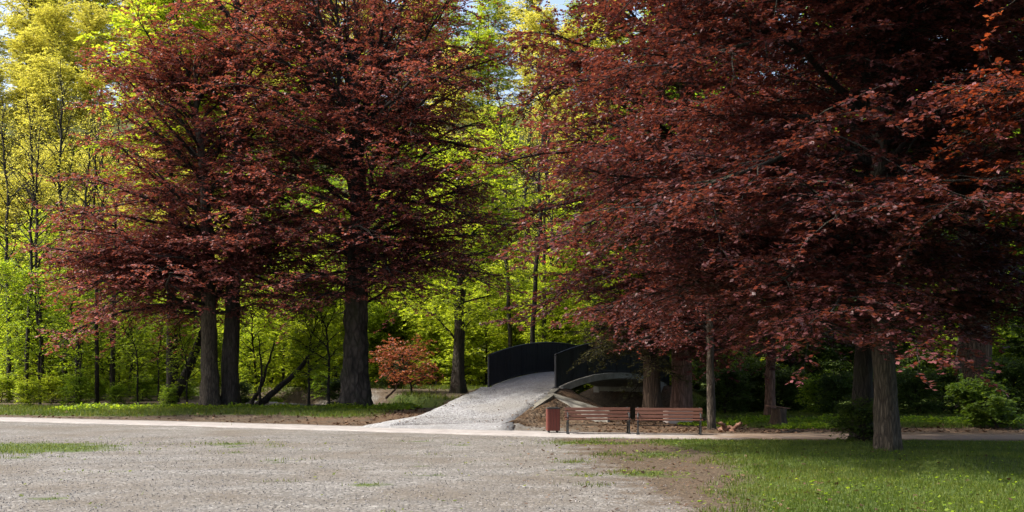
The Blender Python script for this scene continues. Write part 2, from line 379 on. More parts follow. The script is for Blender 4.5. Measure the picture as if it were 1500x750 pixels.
def ribbon(name, P, halfw, mat, lift, n=160, zf=None, wob=0.0, cols=5, thick=.05):
    """a surface strip that follows a polyline, smooth, with a thin edge"""
    P = np.asarray(P, float); seg = np.concatenate([[0], np.cumsum(np.hypot(*np.diff(P[:, :2], axis=0).T))])
    s = np.linspace(0, seg[-1], n)
    k = np.ones(9) / 9
    def sm(a):
        a = np.interp(s, seg, a); b = np.pad(a, 4, 'edge')
        b[:4] = a[0] + (a[0] - a[1:5][::-1]); b[-4:] = a[-1] + (a[-1] - a[-5:-1][::-1]); return np.convolve(b, k, 'valid')
    cx, cy = sm(P[:, 0]), sm(P[:, 1])
    hw = np.interp(s, seg, halfw) if not np.isscalar(halfw) else np.full(n, halfw)
    tx, ty = np.gradient(cx), np.gradient(cy); l = np.hypot(tx, ty); tx, ty = tx / l, ty / l
    V = []
    offs = np.linspace(-1, 1, cols)
    for j, o in enumerate(offs):
        w = hw * o
        if abs(o) == 1 and wob: w = w + wob * np.sign(o) * (np.sin(s * 2.1 + j) * .5 + np.sin(s * 5.3 + 2 * j) * .3 + np.sin(s * 11.7 + j) * .2)
        x, y = cx - ty * w, cy + tx * w
        z = (zf(x, y, s / seg[-1]) if zf else height(x, y)) + lift
        V.append(np.stack([x, y, z], 1))
    bot = [v - np.array([0, 0, thick]) for v in (V[0], V[-1])]
    V = [bot[0]] + V + [bot[1]]
    V = np.stack(V, 1); c = V.shape[1]
    id_ = np.arange(n * c).reshape(n, c)
    q = np.stack([id_[:-1, 1:], id_[:-1, :-1], id_[1:, :-1], id_[1:, 1:]], -1).reshape(-1, 4)
    return link(name, np_mesh(name, V.reshape(-1, 3), q, mat, smooth=True))
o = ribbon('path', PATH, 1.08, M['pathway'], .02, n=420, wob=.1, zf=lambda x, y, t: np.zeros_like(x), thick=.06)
tag(o, kind='structure')
# gravel ramp from the path to the bridge
def ramp_z(x, y, t):
    d, v, s = polydist(x, y, RA); return v[..., 0] - .06 * (1 - sstep(.0, .2, t))
o = ribbon('gravel_path', RA[:4], [2.7, 1.78, 1.66, 1.6], M['gravel'], .03, n=80, wob=.07, zf=ramp_z, cols=9, thick=.06)
tag(o, kind='structure')
o = ribbon('far_gravel_path', RB[1:], [1.6, 1.7, 1.9], M['gravel'], .02, n=40, wob=.1, cols=5)
tag(o, kind='structure')
# stream
o = ribbon('stream', STREAM, 3.0, M['water'], 0, n=80, zf=lambda x, y, t: np.full_like(x, -.62), cols=3, thick=.02)
tag(o, kind='structure')
# earth slope beside the ramp: a rubble skin 2 cm over the ground on the bench side
us = np.linspace(0, 1, 40); ws = np.linspace(0, 1, 24)
def ramp_edge(t, w):
    i = min(int(t), 2); f = t - i; p = RA[i] * (1 - f) + RA[i + 1] * f; d = RA[i + 1][:2] - RA[i][:2]; d = d / np.hypot(*d)
    return [p[0] + d[1] * w, p[1] - d[0] * w]
topl = np.array([ramp_edge(.55, 1.9), ramp_edge(1.5, 1.62), ramp_edge(2.0, 1.62), ramp_edge(2.75, 1.66)])
botl = np.array([[-.35, 31.7], [1.5, 32.9], [3.0, 34.2], [3.1, 35.0]])
tt = np.linspace(0, 1, 4)
T = np.stack([np.interp(us, tt, topl[:, i]) for i in (0, 1)], 1); Bt = np.stack([np.interp(us, tt, botl[:, i]) for i in (0, 1)], 1)
G = T[:, None] * (1 - ws[None, :, None]) + Bt[:, None] * ws[None, :, None]
zz = height(G[..., 0], G[..., 1]) + .05 * np.sin(np.clip(ws * 1.15, 0, 1) * PI)[None] + .02 + .04 * lump(G[..., 0] * 4, G[..., 1] * 4) * np.sin(ws * PI)[None]
zz -= .12 * (ws[None] ** 8)
id_ = np.arange(40 * 24).reshape(40, 24)
q = np.stack([id_[:-1, :-1], id_[:-1, 1:], id_[1:, 1:], id_[1:, :-1]], -1).reshape(-1, 4)
o = link('earth_slope', np_mesh('earth_slope', np.concatenate([G, zz[..., None]], -1).reshape(-1, 3), q, M['mound'], smooth=True))
tag(o, kind='structure')

# ------------------------------------------------------------------ bridge
br = thing('footbridge', 'arched concrete footbridge with solid black steel parapets at top of gravel ramp', 'bridge', (B0[0], B0[1], 0), 0)
RM = Matrix(((AX[0], NX[0] * -1, 0), (AX[1], NX[1] * -1, 0), (0, 0, 1)))       # local x along the span, y to the left
br.rotation_euler = (0, 0, math.atan2(AX[1], AX[0]))
def profile_mesh(name, top, bot, y0, y1, mat, parent, smooth=False):
    """solid between two (s,z) curves, swept from y0 to y1"""
    n = len(top); V = []
    for y in (y0, y1):
        V += [(s, y, z) for s, z in top] + [(s, y, z) for s, z in bot]
    Fs = []
    for k in range(n - 1):
        a, b_, c, d = k, k + 1, n + k + 1, n + k
        Fs += [(a, b_, c, d), (2 * n + d, 2 * n + c, 2 * n + b_, 2 * n + a)]
        Fs += [(a, 2 * n + a, 2 * n + b_, b_), (d, c, 2 * n + c, 2 * n + d)]
    Fs += [(0, n, 3 * n, 2 * n), (n - 1, 3 * n - 1, 4 * n - 1, 2 * n - 1)]
    mb = MB(); mb.add(V, Fs); return mb.build(name, mat, parent, smooth=smooth)
S = np.linspace(0, BL, 49); hw = BW / 2
dz = deck_z(S) - .03
sof = np.array([float(deck_z(s)) - .29 if abs(s - SA) < 3.45 else -1.3 for s in S])
profile_mesh('arch', list(zip(S, dz)), list(zip(S, sof)), -hw + .14, hw - .14, M['concrete'], br)
for sgn in (1, -1):      # pale arched edge beam, proud of the vault
    y0, y1 = sgn * (hw - .137), sgn * (hw + .06)
    S2 = np.linspace(.35, BL - .35, 49)
    profile_mesh('edge_beam', [(s, float(deck_z(s)) - .03) for s in S2], [(s, float(deck_z(s)) - .25) for s in S2], min(y0, y1), max(y0, y1), M['rim'], br)
    mb = MB(); mb.box((.45, sgn * (hw - .06), .12), (.9, .3, 1.9)); mb.build('abutment', M['concrete'], br, bevel=.02)
    mb = MB(); mb.box((BL - .45, sgn * (hw - .06), .12), (.9, .3, 1.9)); mb.build('abutment', M['concrete'], br, bevel=.02)
profile_mesh('deck_surface', [(s, float(deck_z(s)) + .01) for s in S], [(s, float(deck_z(s)) - .027) for s in S], -hw + .16, hw - .16, M['gravel'], br, smooth=False)
for sgn in (1, -1):
    yc = sgn * (hw - .04)
    PH = 1.18
    pn = profile_mesh('parapet', [(s, float(deck_z(s)) + PH) for s in S], [(s, float(deck_z(s)) - .0) for s in S], yc - .012, yc + .012, M['steel'], br)
    mb = MB(); mb.tube([(s, yc, float(deck_z(s)) + PH + .02) for s in S], .034, 8); mb.build('handrail', M['steel'], pn, smooth=True)
    mb = MB()
    for k in range(40):
        s_ = .12 + k * (BL - .24) / 39
        mb.box((s_, yc, float(deck_z(s_)) + PH / 2), (.018, .04, PH - .1))
    mb.build('ribbing', M['steel'], pn)
    mb = MB(); mb.tube([(s, yc, float(deck_z(s)) + .05) for s in S], .026, 6); mb.build('bottom_rail', M['steel'], pn, smooth=True)
    for k in range(9):
        s = .04 + k * (BL - .08) / 8
        mb = MB(); mb.box((s, yc, float(deck_z(s)) + PH / 2), (.06, .07, PH)); mb.build('post', M['steel'], pn)
# wing walls with coping at the near end, on the bench side and on the far side
def wing(p, q, zp, zq, zb, name, parent):
    d = Vector((q[0] - p[0], q[1] - p[1], 0)); n = Vector((-d.y, d.x, 0)).normalized()
    def slab(t, z0a, z0b, z1a, z1b):
        V = []
        for P_, lo, hi in ((p, z0a, z1a), (q, z0b, z1b)):
            for sg in (-1, 1):
                for z in (lo, hi): V.append((P_[0] + n.x * t * sg, P_[1] + n.y * t * sg, z))
        return V, [(0, 1, 3, 2), (4, 6, 7, 5), (0, 4, 5, 1), (2, 3, 7, 6), (1, 5, 7, 3), (0, 2, 6, 4)]
    mb = MB(); mb.add(*slab(.09, zb, zb, zp - .09, zq - .09)); w = mb.build(name, M['concrete'], parent)
    mb = MB(); mb.add(*slab(.12, zp - .088, zq - .088, zp, zq)); mb.build('coping', M['coping'], w, bevel=.01)
ib = br.matrix_basis.inverted()
def loc2(x, y):
    c, s = AX; dx, dy = x - B0[0], y - B0[1]; return (dx * c + dy * s, -dx * s + dy * c)
wing(loc2(1.42, 36.2), loc2(3.3, 34.9), .985, .4, -1.2, 'wing_wall', br)
wing(loc2(1.42, 36.2), loc2(*ramp_edge(1.45, 1.72)), .96, .47, -.4, 'wing_wall', br)
wing(loc2(1.38, 36.3), (.02, -hw + .02), 1.0, 1.13, -.6, 'wing_wall', br)

# ------------------------------------------------------------------ trees
def tubes(P, R, s, vertical=False):
    """P (B,n,3), R (B,n) -> verts, quads"""
    B, n, _ = P.shape
    T = np.gradient(P, axis=1); T /= np.linalg.norm(T, axis=2, keepdims=True) + 1e-9
    ref = np.array([1., 0, 0]) if vertical else np.array([0, 0, 1.])
    a = np.cross(T, ref); a /= np.linalg.norm(a, axis=2, keepdims=True) + 1e-6
    b = np.cross(a, T)
    th = np.arange(s) * 2 * PI / s
    ring = a[:, :, None] * np.cos(th)[None, None, :, None] + b[:, :, None] * np.sin(th)[None, None, :, None]
    Rr = R[..., None] if R.ndim == 2 else R
    V = (P[:, :, None] + ring * Rr[..., None]).reshape(-1, 3)
    i = np.arange(B * n * s).reshape(B, n, s); j = np.roll(i, -1, axis=2)
    q = np.stack([i[:, :-1], j[:, :-1], j[:, 1:], i[:, 1:]], -1).reshape(-1, 4)
    return V, q
def walk(p0, az, el, L, n, r, curl, wa=.12, we=.08, emin=-1.3):
    """batch of wandering paths; curl: change of elevation along the length"""
    B = len(az); t = np.linspace(0, 1, n)[None]
    A = az[:, None] + np.cumsum(r.normal(0, wa, (B, n)), 1)
    E = el[:, None] + curl[:, None] * t + np.cumsum(r.normal(0, we, (B, n)), 1)
    E = np.maximum(E, emin)
    D = np.stack([np.cos(E) * np.cos(A), np.cos(E) * np.sin(A), np.sin(E)], -1)
    st = (L / (n - 1))[:, None, None]
    P = np.concatenate([p0[:, None], p0[:, None] + np.cumsum(D[:, :-1] * st, 1)], 1)
    return P, A, E
def along(P, A, E, bi, t):
    n = P.shape[1]; f = t * (n - 1); i = np.minimum(f.astype(int), n - 2); w = (f - i)
    p = P[bi, i] * (1 - w)[:, None] + P[bi, i + 1] * w[:, None]
    return p, A[bi, i], E[bi, i]
def leaf_faces(p, az, el, l, w, r, roll=.5):
    d = np.stack([np.cos(el) * np.cos(az), np.cos(el) * np.sin(az), np.sin(el)], -1)
    up = np.stack([r.normal(0, roll, len(p)), r.normal(0, roll, len(p)), np.ones(len(p))], -1)
    s = np.cross(d, up); s /= np.linalg.norm(s, axis=1, keepdims=True) + 1e-6
    l = l[:, None]; w = w[:, None]
    V = np.stack([p, p + d * l * .45 + s * w, p + d * l, p + d * l * .45 - s * w], 1).reshape(-1, 3)
    return V, np.arange(len(p) * 4).reshape(-1, 4)

def grow(seed, H, r0, h0, nl, R, shape, el=(.1, .9), curl=(-.25, -.3), nb=14, bl=.42, tw=.26, twl=.6, nlv=12, leaf=.115, wid=.34,
         lean=(0, 0), bias=(0, 0), fork=None, trunk_top=.97, twigs=True, flat=.12, roll=.42, rs=None, lobes=5, flare=.55, sides=14, droop=.1, extra=None, knob=.05, emin=-1.3, wob=.09, start=.12):
    """returns trunk (verts, quads), crown (verts, quads, rnd) in the tree's own space"""
    r = np.random.default_rng(seed)
    n = 30
    t = np.linspace(0, 1, n); z = H * trunk_top * (t ** 1.25)
    tx = lean[0] * (z / H) ** 1.3 + np.cumsum(r.normal(0, wob, n)) * (z / H); ty = lean[1] * (z / H) ** 1.3 + np.cumsum(r.normal(0, wob, n)) * (z / H)
    TP = np.stack([tx, ty, z - .0], -1)[None]; TP[0, 0, 2] = -.25
    tr = r0 * np.clip(1 - z / (H * trunk_top), 0, 1) ** .75 + .012
    th = np.arange(sides) * 2 * PI / sides
    fl = flare * np.exp(-np.maximum(z, 0) / (r0 * 1.3))
    ph = r.uniform(0, 6.28)
    rad = tr[:, None] * (1 + fl[:, None] * (.55 + .6 * np.cos(lobes * th + ph)[None] * .8) + knob * r.normal(0, 1, (n, sides)) + .05 * np.cos(3 * th + ph)[None])
    V, q = tubes(TP, rad[None], sides, True); TV, TQ, off = [V], [q], len(V); ntrunk = len(q)
    def addt(P, Rr, s, vert=False):
        nonlocal off
        V, q = tubes(P, Rr, s, vert); TV.append(V); TQ.append(q + off); off += len(V)
    # limbs
    u = (np.arange(nl) + r.uniform(0, 1, nl)) / nl
    u = u ** .9
    h = h0 + (H * min(.97, trunk_top * .93) - h0) * u
    az = np.arange(nl) * 2.39996 + r.normal(0, .35, nl)
    fr = np.interp(u, [a for a, _ in shape], [b for _, b in shape])
    L = R * fr * r.uniform(.72, 1.08, nl) * (1 + bias[0] * np.cos(az - bias[1]))
    e = el[0] + (el[1] - el[0]) * u + r.normal(0, .1, nl)
    cu = curl[0] + (curl[1] - curl[0]) * u + r.normal(0, .08, nl)
    if extra is not None:      # hand placed limbs: height, azimuth, length, elevation, curl
        ex = np.array(extra, float); h = np.append(h, ex[:, 0]); az = np.append(az, ex[:, 1]); L = np.append(L, ex[:, 2]); e = np.append(e, ex[:, 3]); cu = np.append(cu, ex[:, 4]); nl += len(ex)
    L = L / np.maximum(np.cos(np.clip(e + cu * .5, -1.2, 1.0)), .55)
    p0 = np.stack([np.interp(h, z, tx), np.interp(h, z, ty), h], -1)
    NP = 11
    P, A, E = walk(p0, az, e, L, NP, r, cu, .21, .11, emin)
    lr = np.minimum(np.interp(h, z, tr) * .5, .012 + .0105 * L)
    tap = np.linspace(1, 0, NP) ** .8
    addt(P, lr[:, None] * tap[None] + .006, 7)
    # branches
    bi = np.repeat(np.arange(nl), nb); k = np.tile(np.arange(nb), nl)
    bt = start + (.98 - start) * (k + r.uniform(0, 1, len(k))) / nb
    p, a, e2 = along(P, A, E, bi, bt)
    sd = np.where(k % 2 == 0, 1, -1)
    ba = a + sd * r.uniform(.55, 1.15, len(k)); be = e2 * .5 + r.normal(.02, .2, len(k))
    bL = (bl * L[bi] * (1 - .72 * bt) + .35) * r.uniform(.6, 1.25, len(k))
    NQ = 6
    BP, BA, BE = walk(p, ba, be, bL, NQ, r, np.full(len(k), -.25) - droop, .22, .13)
    br_ = np.minimum(lr[bi] * .5, .006 + .008 * bL)
    addt(BP, br_[:, None] * np.linspace(1, .15, NQ)[None], 4)
    # twigs: along branches, and along the outer limbs
    cnt = np.maximum(2, (bL / tw).astype(int))
    ti = np.repeat(np.arange(len(bL)), cnt); kk = np.arange(len(ti)) - np.repeat(np.cumsum(cnt) - cnt, cnt)
    tt = np.clip((kk + r.uniform(.2, 1, len(ti))) / cnt[ti], 0.05, 1)
    p, a, e3 = along(BP, BA, BE, ti, tt)
    ta = a + np.where(kk % 2 == 0, 1, -1) * r.uniform(.4, 1.1, len(ti)) * (tt < .97); te = e3 * .4 + r.normal(0, flat, len(ti)) - .05
    tl = twl * r.uniform(.55, 1.25, len(ti)) * (1.1 - .35 * tt)
    D = np.stack([np.cos(te) * np.cos(ta), np.cos(te) * np.sin(ta), np.sin(te)], -1)
    if twigs:
        Q = np.stack([p, p + D * tl[:, None] * .5, p + D * tl[:, None] + np.array([0, 0, -.05]) * tl[:, None]], 1)
        addt(Q, np.tile(np.array([[.006, .004, .002]]), (len(Q), 1)), 3)
    m = nlv; NT = len(ti)
    li = np.repeat(np.arange(NT), m); lk = np.tile(np.arange(m), NT)
    lt = (lk + r.uniform(.1, 1, NT * m)) / m
    keep = r.uniform(0, 1, NT * m) < .93
    li, lk, lt = li[keep], lk[keep], lt[keep]
    lp = p[li] + D[li] * (tl[li] * lt)[:, None]; lp[:, 2] -= .07 * tl[li] * lt ** 2; lp += r.normal(0, .02, lp.shape)
    la = ta[li] + np.where(lk % 2 == 0, 1, -1) * r.uniform(.3, 1.2, len(li)); le = r.normal(-.18, .3, len(li))
    ll = leaf * r.uniform(.65, 1.25, len(li))
    CV, CQ = leaf_faces(lp, la, le, ll, ll * wid, r, roll)
    twr = r.uniform(0, 1, NT)[li]; lbr = r.uniform(0, 1, nl)[bi][ti][li]
    rnd = np.clip(.36 * twr + .34 * r.uniform(0, 1, len(li)) + .3 * lbr, 0, 1)
    mi = (np.arange(sum(len(k) for k in TQ)) >= ntrunk).astype(int)
    return (np.concatenate(TV), np.concatenate(TQ), mi), (CV, CQ, rnd)

BEECH = [(0, .78), (.12, 1.0), (.35, .98), (.6, .8), (.82, .52), (1, .16)]
def tree_meshes(name, leafm, barkm, **kw):
    (tv, tq, mi), (cv, cq, rnd) = grow(**kw)
    return (np_mesh(name + '_trunk', tv, tq, [M[barkm], M['bark_dark']], smooth=True, midx=mi), np_mesh(name + '_crown', cv, cq, M[leafm], {'rnd': ('FACE', rnd)}))
NLEAF = [0]
def tree(name, meshes, label, cat, x, y, rz=0.0, sc=1.0, group=None, tilt=(0, 0)):
    o = thing(name, label, cat, (x, y, hz(x, y)), rz, group, sc)
    o.rotation_euler = (tilt[0], tilt[1], rz)
    link('trunk', meshes[0], o); link('crown', meshes[1], o)
    NLEAF[0] += len(meshes[1].polygons)
    return o
def one(label, u, Y, leafm, barkm, name='copper_beech', cat='tree', **kw):
    x = X_(u, Y)
    return tree(name, tree_meshes(name, leafm, barkm, **kw), label, cat, x, Y)

DOME = [(0, .72), (.12, .94), (.35, 1.0), (.62, .93), (.85, .7), (1, .35)]
# the copper beeches
one('broad old copper beech with thick dark trunk standing beside the gravel ramp', 521, 42.0, 'copper', 'bark_trunk',
    seed=11, H=22, r0=.54, h0=3.9, nl=58, R=8.0, shape=[(0, .72), (.2, .95), (.5, 1.0), (1, .85)], nb=19, trunk_top=.7,  el=(.26, 1.15), curl=(-.62, -.7), flat=.2, bias=(.06, 0), extra=[(4.6 + .32 * i, -PI / 2 + (-.5, .45, 0, -.9, .85, -.25, .25, .6, -.6, 0)[i], 5.2 + .1 * i, .28, -.75) for i in range(10)] + [(4.8 + .5 * i, (.1, -.5, .45, -.2, .7, -.75, .25, -.4, .5, 0, -.6, .3)[i], 6.7 - .08 * i, .34, -.6) for i in range(9)] + [(11 + .6 * i, (.1, -.5, .4, -.25, .2, -.6)[i], 7.8, .3, -.35) for i in range(5)] + [(7.2, .3, 6.5, 1.12, -.35), (7.9, 3.4, 6.2, 1.1, -.35), (8.6, 4.6, 6.0, 1.2, -.3), (9.4, 1.9, 6.0, 1.2, -.3), (10.4, 5.6, 6.0, 1.15, -.35), (11.3, 2.6, 5.6, 1.25, -.2), (12.2, .8, 5.2, 1.3, -.2), (8.2, 5.2, 6.0, .95, -.45), (9, 2.9, 6.2, .95, -.45)], flare=.6, lobes=6, sides=20, knob=.085, nlv=13, leaf=.12, tw=.27)
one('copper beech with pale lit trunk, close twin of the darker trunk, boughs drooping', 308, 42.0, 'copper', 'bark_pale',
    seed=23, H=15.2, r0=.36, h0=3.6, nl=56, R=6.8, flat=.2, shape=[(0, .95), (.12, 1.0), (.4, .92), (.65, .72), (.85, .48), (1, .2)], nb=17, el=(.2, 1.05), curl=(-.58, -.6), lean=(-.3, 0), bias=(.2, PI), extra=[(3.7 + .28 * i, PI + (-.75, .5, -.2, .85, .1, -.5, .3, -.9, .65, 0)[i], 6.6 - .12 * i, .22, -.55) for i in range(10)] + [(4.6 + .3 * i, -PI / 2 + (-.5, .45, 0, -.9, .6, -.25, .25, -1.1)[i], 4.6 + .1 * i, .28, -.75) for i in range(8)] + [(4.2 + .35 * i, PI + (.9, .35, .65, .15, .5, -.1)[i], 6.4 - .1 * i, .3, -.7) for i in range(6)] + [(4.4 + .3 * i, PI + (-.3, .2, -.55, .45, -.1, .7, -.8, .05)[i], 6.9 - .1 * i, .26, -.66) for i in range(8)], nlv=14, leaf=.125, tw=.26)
one('taller copper beech with dark trunk rising right against the pale twin trunk', 337, 42.6, 'copper', 'bark_beech',
    seed=31, H=21, r0=.35, h0=4.2, nl=46, R=5.4, shape=DOME, nb=15, extra=[(4.8 + .35 * i, -PI / 2 + (.5, -.45, 0, .9, -.6, .25)[i], 4.8, .28, -.75) for i in range(6)], flat=.2, el=(.25, 1.1), curl=(-.6, -.6), lean=(.5, .4), nlv=13, leaf=.125)
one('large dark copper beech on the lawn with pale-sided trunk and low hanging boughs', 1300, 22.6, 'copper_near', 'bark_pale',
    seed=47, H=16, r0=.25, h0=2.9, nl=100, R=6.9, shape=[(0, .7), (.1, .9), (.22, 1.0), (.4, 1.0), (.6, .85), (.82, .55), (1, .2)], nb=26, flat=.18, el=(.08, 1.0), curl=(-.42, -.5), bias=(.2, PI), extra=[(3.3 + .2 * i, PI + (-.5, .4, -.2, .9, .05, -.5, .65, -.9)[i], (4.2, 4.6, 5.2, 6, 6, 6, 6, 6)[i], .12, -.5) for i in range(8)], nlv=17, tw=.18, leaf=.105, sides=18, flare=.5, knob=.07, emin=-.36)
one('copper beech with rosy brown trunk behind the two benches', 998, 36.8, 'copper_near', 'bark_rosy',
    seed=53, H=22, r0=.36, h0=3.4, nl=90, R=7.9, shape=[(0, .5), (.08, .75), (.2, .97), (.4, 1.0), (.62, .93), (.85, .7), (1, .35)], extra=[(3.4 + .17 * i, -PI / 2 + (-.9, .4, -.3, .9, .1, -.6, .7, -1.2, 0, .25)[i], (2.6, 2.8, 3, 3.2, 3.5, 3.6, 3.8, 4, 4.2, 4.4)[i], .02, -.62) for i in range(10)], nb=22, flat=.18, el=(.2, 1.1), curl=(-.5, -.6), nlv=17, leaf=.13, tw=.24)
one('copper beech reaching in from the right edge with a bare dark limb', 2010, 15.5, 'copper_orange', 'bark_dark',
    seed=61, H=14, r0=.34, h0=4.6, nl=60, R=5.4, shape=BEECH, nb=20, el=(.1, .9), curl=(-.2, -.35), nlv=16, leaf=.1,
    extra=[(4.7, 2.95, 6.8, .16, -.12), (6.2, 2.7, 6.0, .12, -.15), (5.6, 3.4, 6.2, .1, -.1)])
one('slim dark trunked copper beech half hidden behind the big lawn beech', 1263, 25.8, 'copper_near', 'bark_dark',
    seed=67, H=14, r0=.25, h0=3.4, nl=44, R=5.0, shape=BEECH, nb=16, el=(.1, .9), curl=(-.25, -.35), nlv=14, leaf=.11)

# wood kinds, each built once
NARROW = [(0, .55), (.2, 1.0), (.5, .9), (.8, .55), (1, .15)]
ROUND = [(0, .7), (.2, 1.0), (.5, 1.0), (.8, .7), (1, .25)]
BUSHY = [(0, .9), (.3, 1.0), (.7, .75), (1, .3)]
K = {}
W = dict(curl=(-.2, -.2), tw=.3, twl=.8, flat=.32, roll=.65, twigs=False)
K['yellow'] = tree_meshes('yellow_tree', 'yellow', 'bark_dark', seed=101, H=25, r0=.2, h0=3, nl=60, R=5.6, shape=ROUND, nb=15, el=(.35, 1.1), nlv=16, leaf=.19, **W)
K['yellow_b'] = tree_meshes('yellow_tree', 'yellow', 'bark_dark', seed=102, H=23, r0=.18, h0=2.5, nl=56, R=5.0, shape=BUSHY, nb=15, el=(.4, 1.15), nlv=16, leaf=.19, **W)
K['bright'] = tree_meshes('green_tree', 'bright', 'bark_dark', seed=103, H=19, r0=.19, h0=2.6, nl=54, R=4.4, shape=ROUND, nb=14, el=(.15, 1.0), nlv=15, leaf=.19, **W)
K['bright_b'] = tree_meshes('green_tree', 'bright', 'bark_dark', seed=104, H=13, r0=.11, h0=1.6, nl=40, R=3.0, shape=NARROW, nb=13, el=(.2, 1.0), nlv=13, leaf=.16, **W)
K['mid'] = tree_meshes('green_tree', 'lush', 'bark_dark', seed=105, H=12, r0=.12, h0=1.6, nl=40, R=3.1, shape=NARROW, nb=13, el=(.2, 1.0), nlv=13, leaf=.16, **W)
K['mid_b'] = tree_meshes('green_tree', 'mid', 'bark_dark', seed=106, H=20, r0=.22, h0=3.2, nl=56, R=4.8, shape=ROUND, nb=15, el=(.15, 1.0), nlv=15, leaf=.2, **W)
K['dark'] = tree_meshes('dark_tree', 'darkgreen', 'bark_dark', seed=107, H=18, r0=.26, h0=2.6, nl=56, R=4.4, shape=ROUND, nb=15, el=(.05, .9), nlv=15, leaf=.18, **W)
K['bare'] = tree_meshes('bare_tree', 'yellow', 'bark_dark', seed=108, H=19, r0=.13, h0=6, nl=24, R=2.6, shape=NARROW, nb=9, el=(.6, 1.2), curl=(-.1, -.1), tw=.5, twl=.5, nlv=3, leaf=.1, flat=.5, roll=.7, twigs=True)
W2 = dict(curl=(-.3, -.2), twl=.5, flat=.32, roll=.65, twigs=False)
K['sapling'] = tree_meshes('sapling', 'lush', 'bark_dark', seed=109, H=6.5, r0=.055, h0=1.2, nl=22, R=1.5, shape=NARROW, nb=8, el=(.4, 1.1), tw=.26, nlv=9, leaf=.12, **W2)
K['hazel'] = tree_meshes('understory_tree', 'bright', 'bark_dark', seed=113, H=6.5, r0=.08, h0=.4, nl=44, R=2.7, shape=BUSHY, nb=13, el=(.15, 1.1), tw=.26, nlv=13, leaf=.16, **W2)
K['hazel_mid'] = tree_meshes('understory_tree', 'lush', 'bark_dark', seed=114, H=6, r0=.08, h0=.4, nl=44, R=2.6, shape=BUSHY, nb=13, el=(.15, 1.1), tw=.26, nlv=13, leaf=.16, **W2)
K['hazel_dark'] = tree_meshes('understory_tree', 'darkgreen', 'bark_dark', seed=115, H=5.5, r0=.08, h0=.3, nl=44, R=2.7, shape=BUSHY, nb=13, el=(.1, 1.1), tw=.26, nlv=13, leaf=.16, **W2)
W3 = dict(shape=BUSHY, curl=(-.2, -.2), tw=.18, twl=.35, flat=.35, roll=.7, twigs=False, flare=0)
K['thicket'] = tree_meshes('bush', 'mid', 'bark_dark', seed=110, H=2.0, r0=.035, h0=.1, nl=30, R=1.25, nb=10, el=(.2, 1.1), nlv=11, leaf=.1, **W3)
K['thicket_b'] = tree_meshes('bush', 'bright', 'bark_dark', seed=111, H=1.8, r0=.035, h0=.1, nl=30, R=1.2, nb=10, el=(.2, 1.1), nlv=11, leaf=.1, **W3)
K['darkbush'] = tree_meshes('bush', 'darkgreen', 'bark_dark', seed=112, H=2.4, r0=.05, h0=.1, nl=34, R=1.7, nb=11, el=(.2, 1.1), nlv=12, leaf=.12, **W3)
r = np.random.default_rng(99)
def wood(name, kind, label, spots, group, H0=1.0):
    for u, Y, s in spots:
        k = kind[int(r.integers(len(kind)))] if isinstance(kind, list) else kind
        tree(name, K[k], label, 'tree' if name not in ('bush',) else 'bush', X_(u, Y), Y, r.uniform(0, 6.28), s * r.uniform(.94, 1.06), group)
# the wood rises away from the camera, low young trees first, then the wooded slope
def row(y, u0, u1, du, s0, s1, ju=.35, jy=3.0):
    return [(u + r.uniform(-ju, ju) * du, y + r.uniform(-jy, jy), r.uniform(s0, s1)) for u in np.arange(u0, u1, du)]
wood('yellow_green_tree', ['yellow', 'yellow_b', 'yellow'], 'pale yellow-green tree on the slope above the left thicket, behind the left beeches',
     row(78, -70, 330, 66, .5, .62) + row(92, -90, 350, 62, .55, .7) + row(108, -90, 420, 60, .6, .75) + row(126, -90, 460, 58, .65, .8) + row(146, -90, 460, 62, .8, 1.0) + row(166, -90, 460, 66, 1.0, 1.2), 'yellow-green trees on the slope behind the left beeches')
one('tall fresh green tree showing its crown above the drooping left copper beech', 252, 47.5, 'bright', 'bark_dark', name='tall_green_tree',
    seed=141, H=21, r0=.26, h0=9.5, nl=46, R=3.6, shape=ROUND, nb=13, el=(.1, 1.0), curl=(-.3, -.3), tw=.28, twl=.7, nlv=14, leaf=.19, flat=.25, roll=.5, twigs=False)
wood('leafy_tree', ['bright', 'mid_b', 'bright'], 'fresh green tree on the slope behind the thick dark beech trunk',
     row(76, 340, 660, 70, .55, .7) + row(90, 360, 660, 66, .6, .75) + row(108, 430, 680, 66, .65, .8), 'green trees behind the thick beech trunk')
wood('leafy_tree', ['bright', 'yellow_b', 'bright'], 'bright yellow-green tree on the sunlit slope above the bridge',
     row(74, 670, 930, 60, .55, .7) + row(88, 670, 930, 56, .6, .75) + row(104, 680, 930, 56, .65, .85) + row(124, 470, 930, 62, .75, .95) + row(146, 470, 930, 62, .8, 1.0), 'bright trees on the slope above the bridge')
wood('young_tree', ['bright_b', 'mid', 'bright_b'], 'slender young green tree with thin dark stem in the left thicket',
     [(-20, 53, .75), (30, 51, .6), (72, 56, .75), (112, 52, .6), (150, 55, .7), (190, 51, .55), (228, 57, .7), (268, 53, .6), (10, 61, .85), (135, 63, .9), (60, 64, .9), (215, 65, .9)], 'slender young trees in the left thicket')
wood('sapling', ['sapling'], 'thin leafy green sapling growing along the back of the left verge',
     [(u + r.uniform(-12, 12), 45.5 + 3 * (i % 3) + r.uniform(-1, 1), r.uniform(.55, 1.0)) for i, u in enumerate(range(-15, 290, 24))], 'saplings along the left verge')
wood('young_tree', ['bright_b', 'mid'], 'young green tree seen between the twin trunks and the thick dark trunk',
     [(375, 56, .6), (415, 60, .7), (455, 57, .6), (492, 63, .8)], 'young trees between the left trunks')
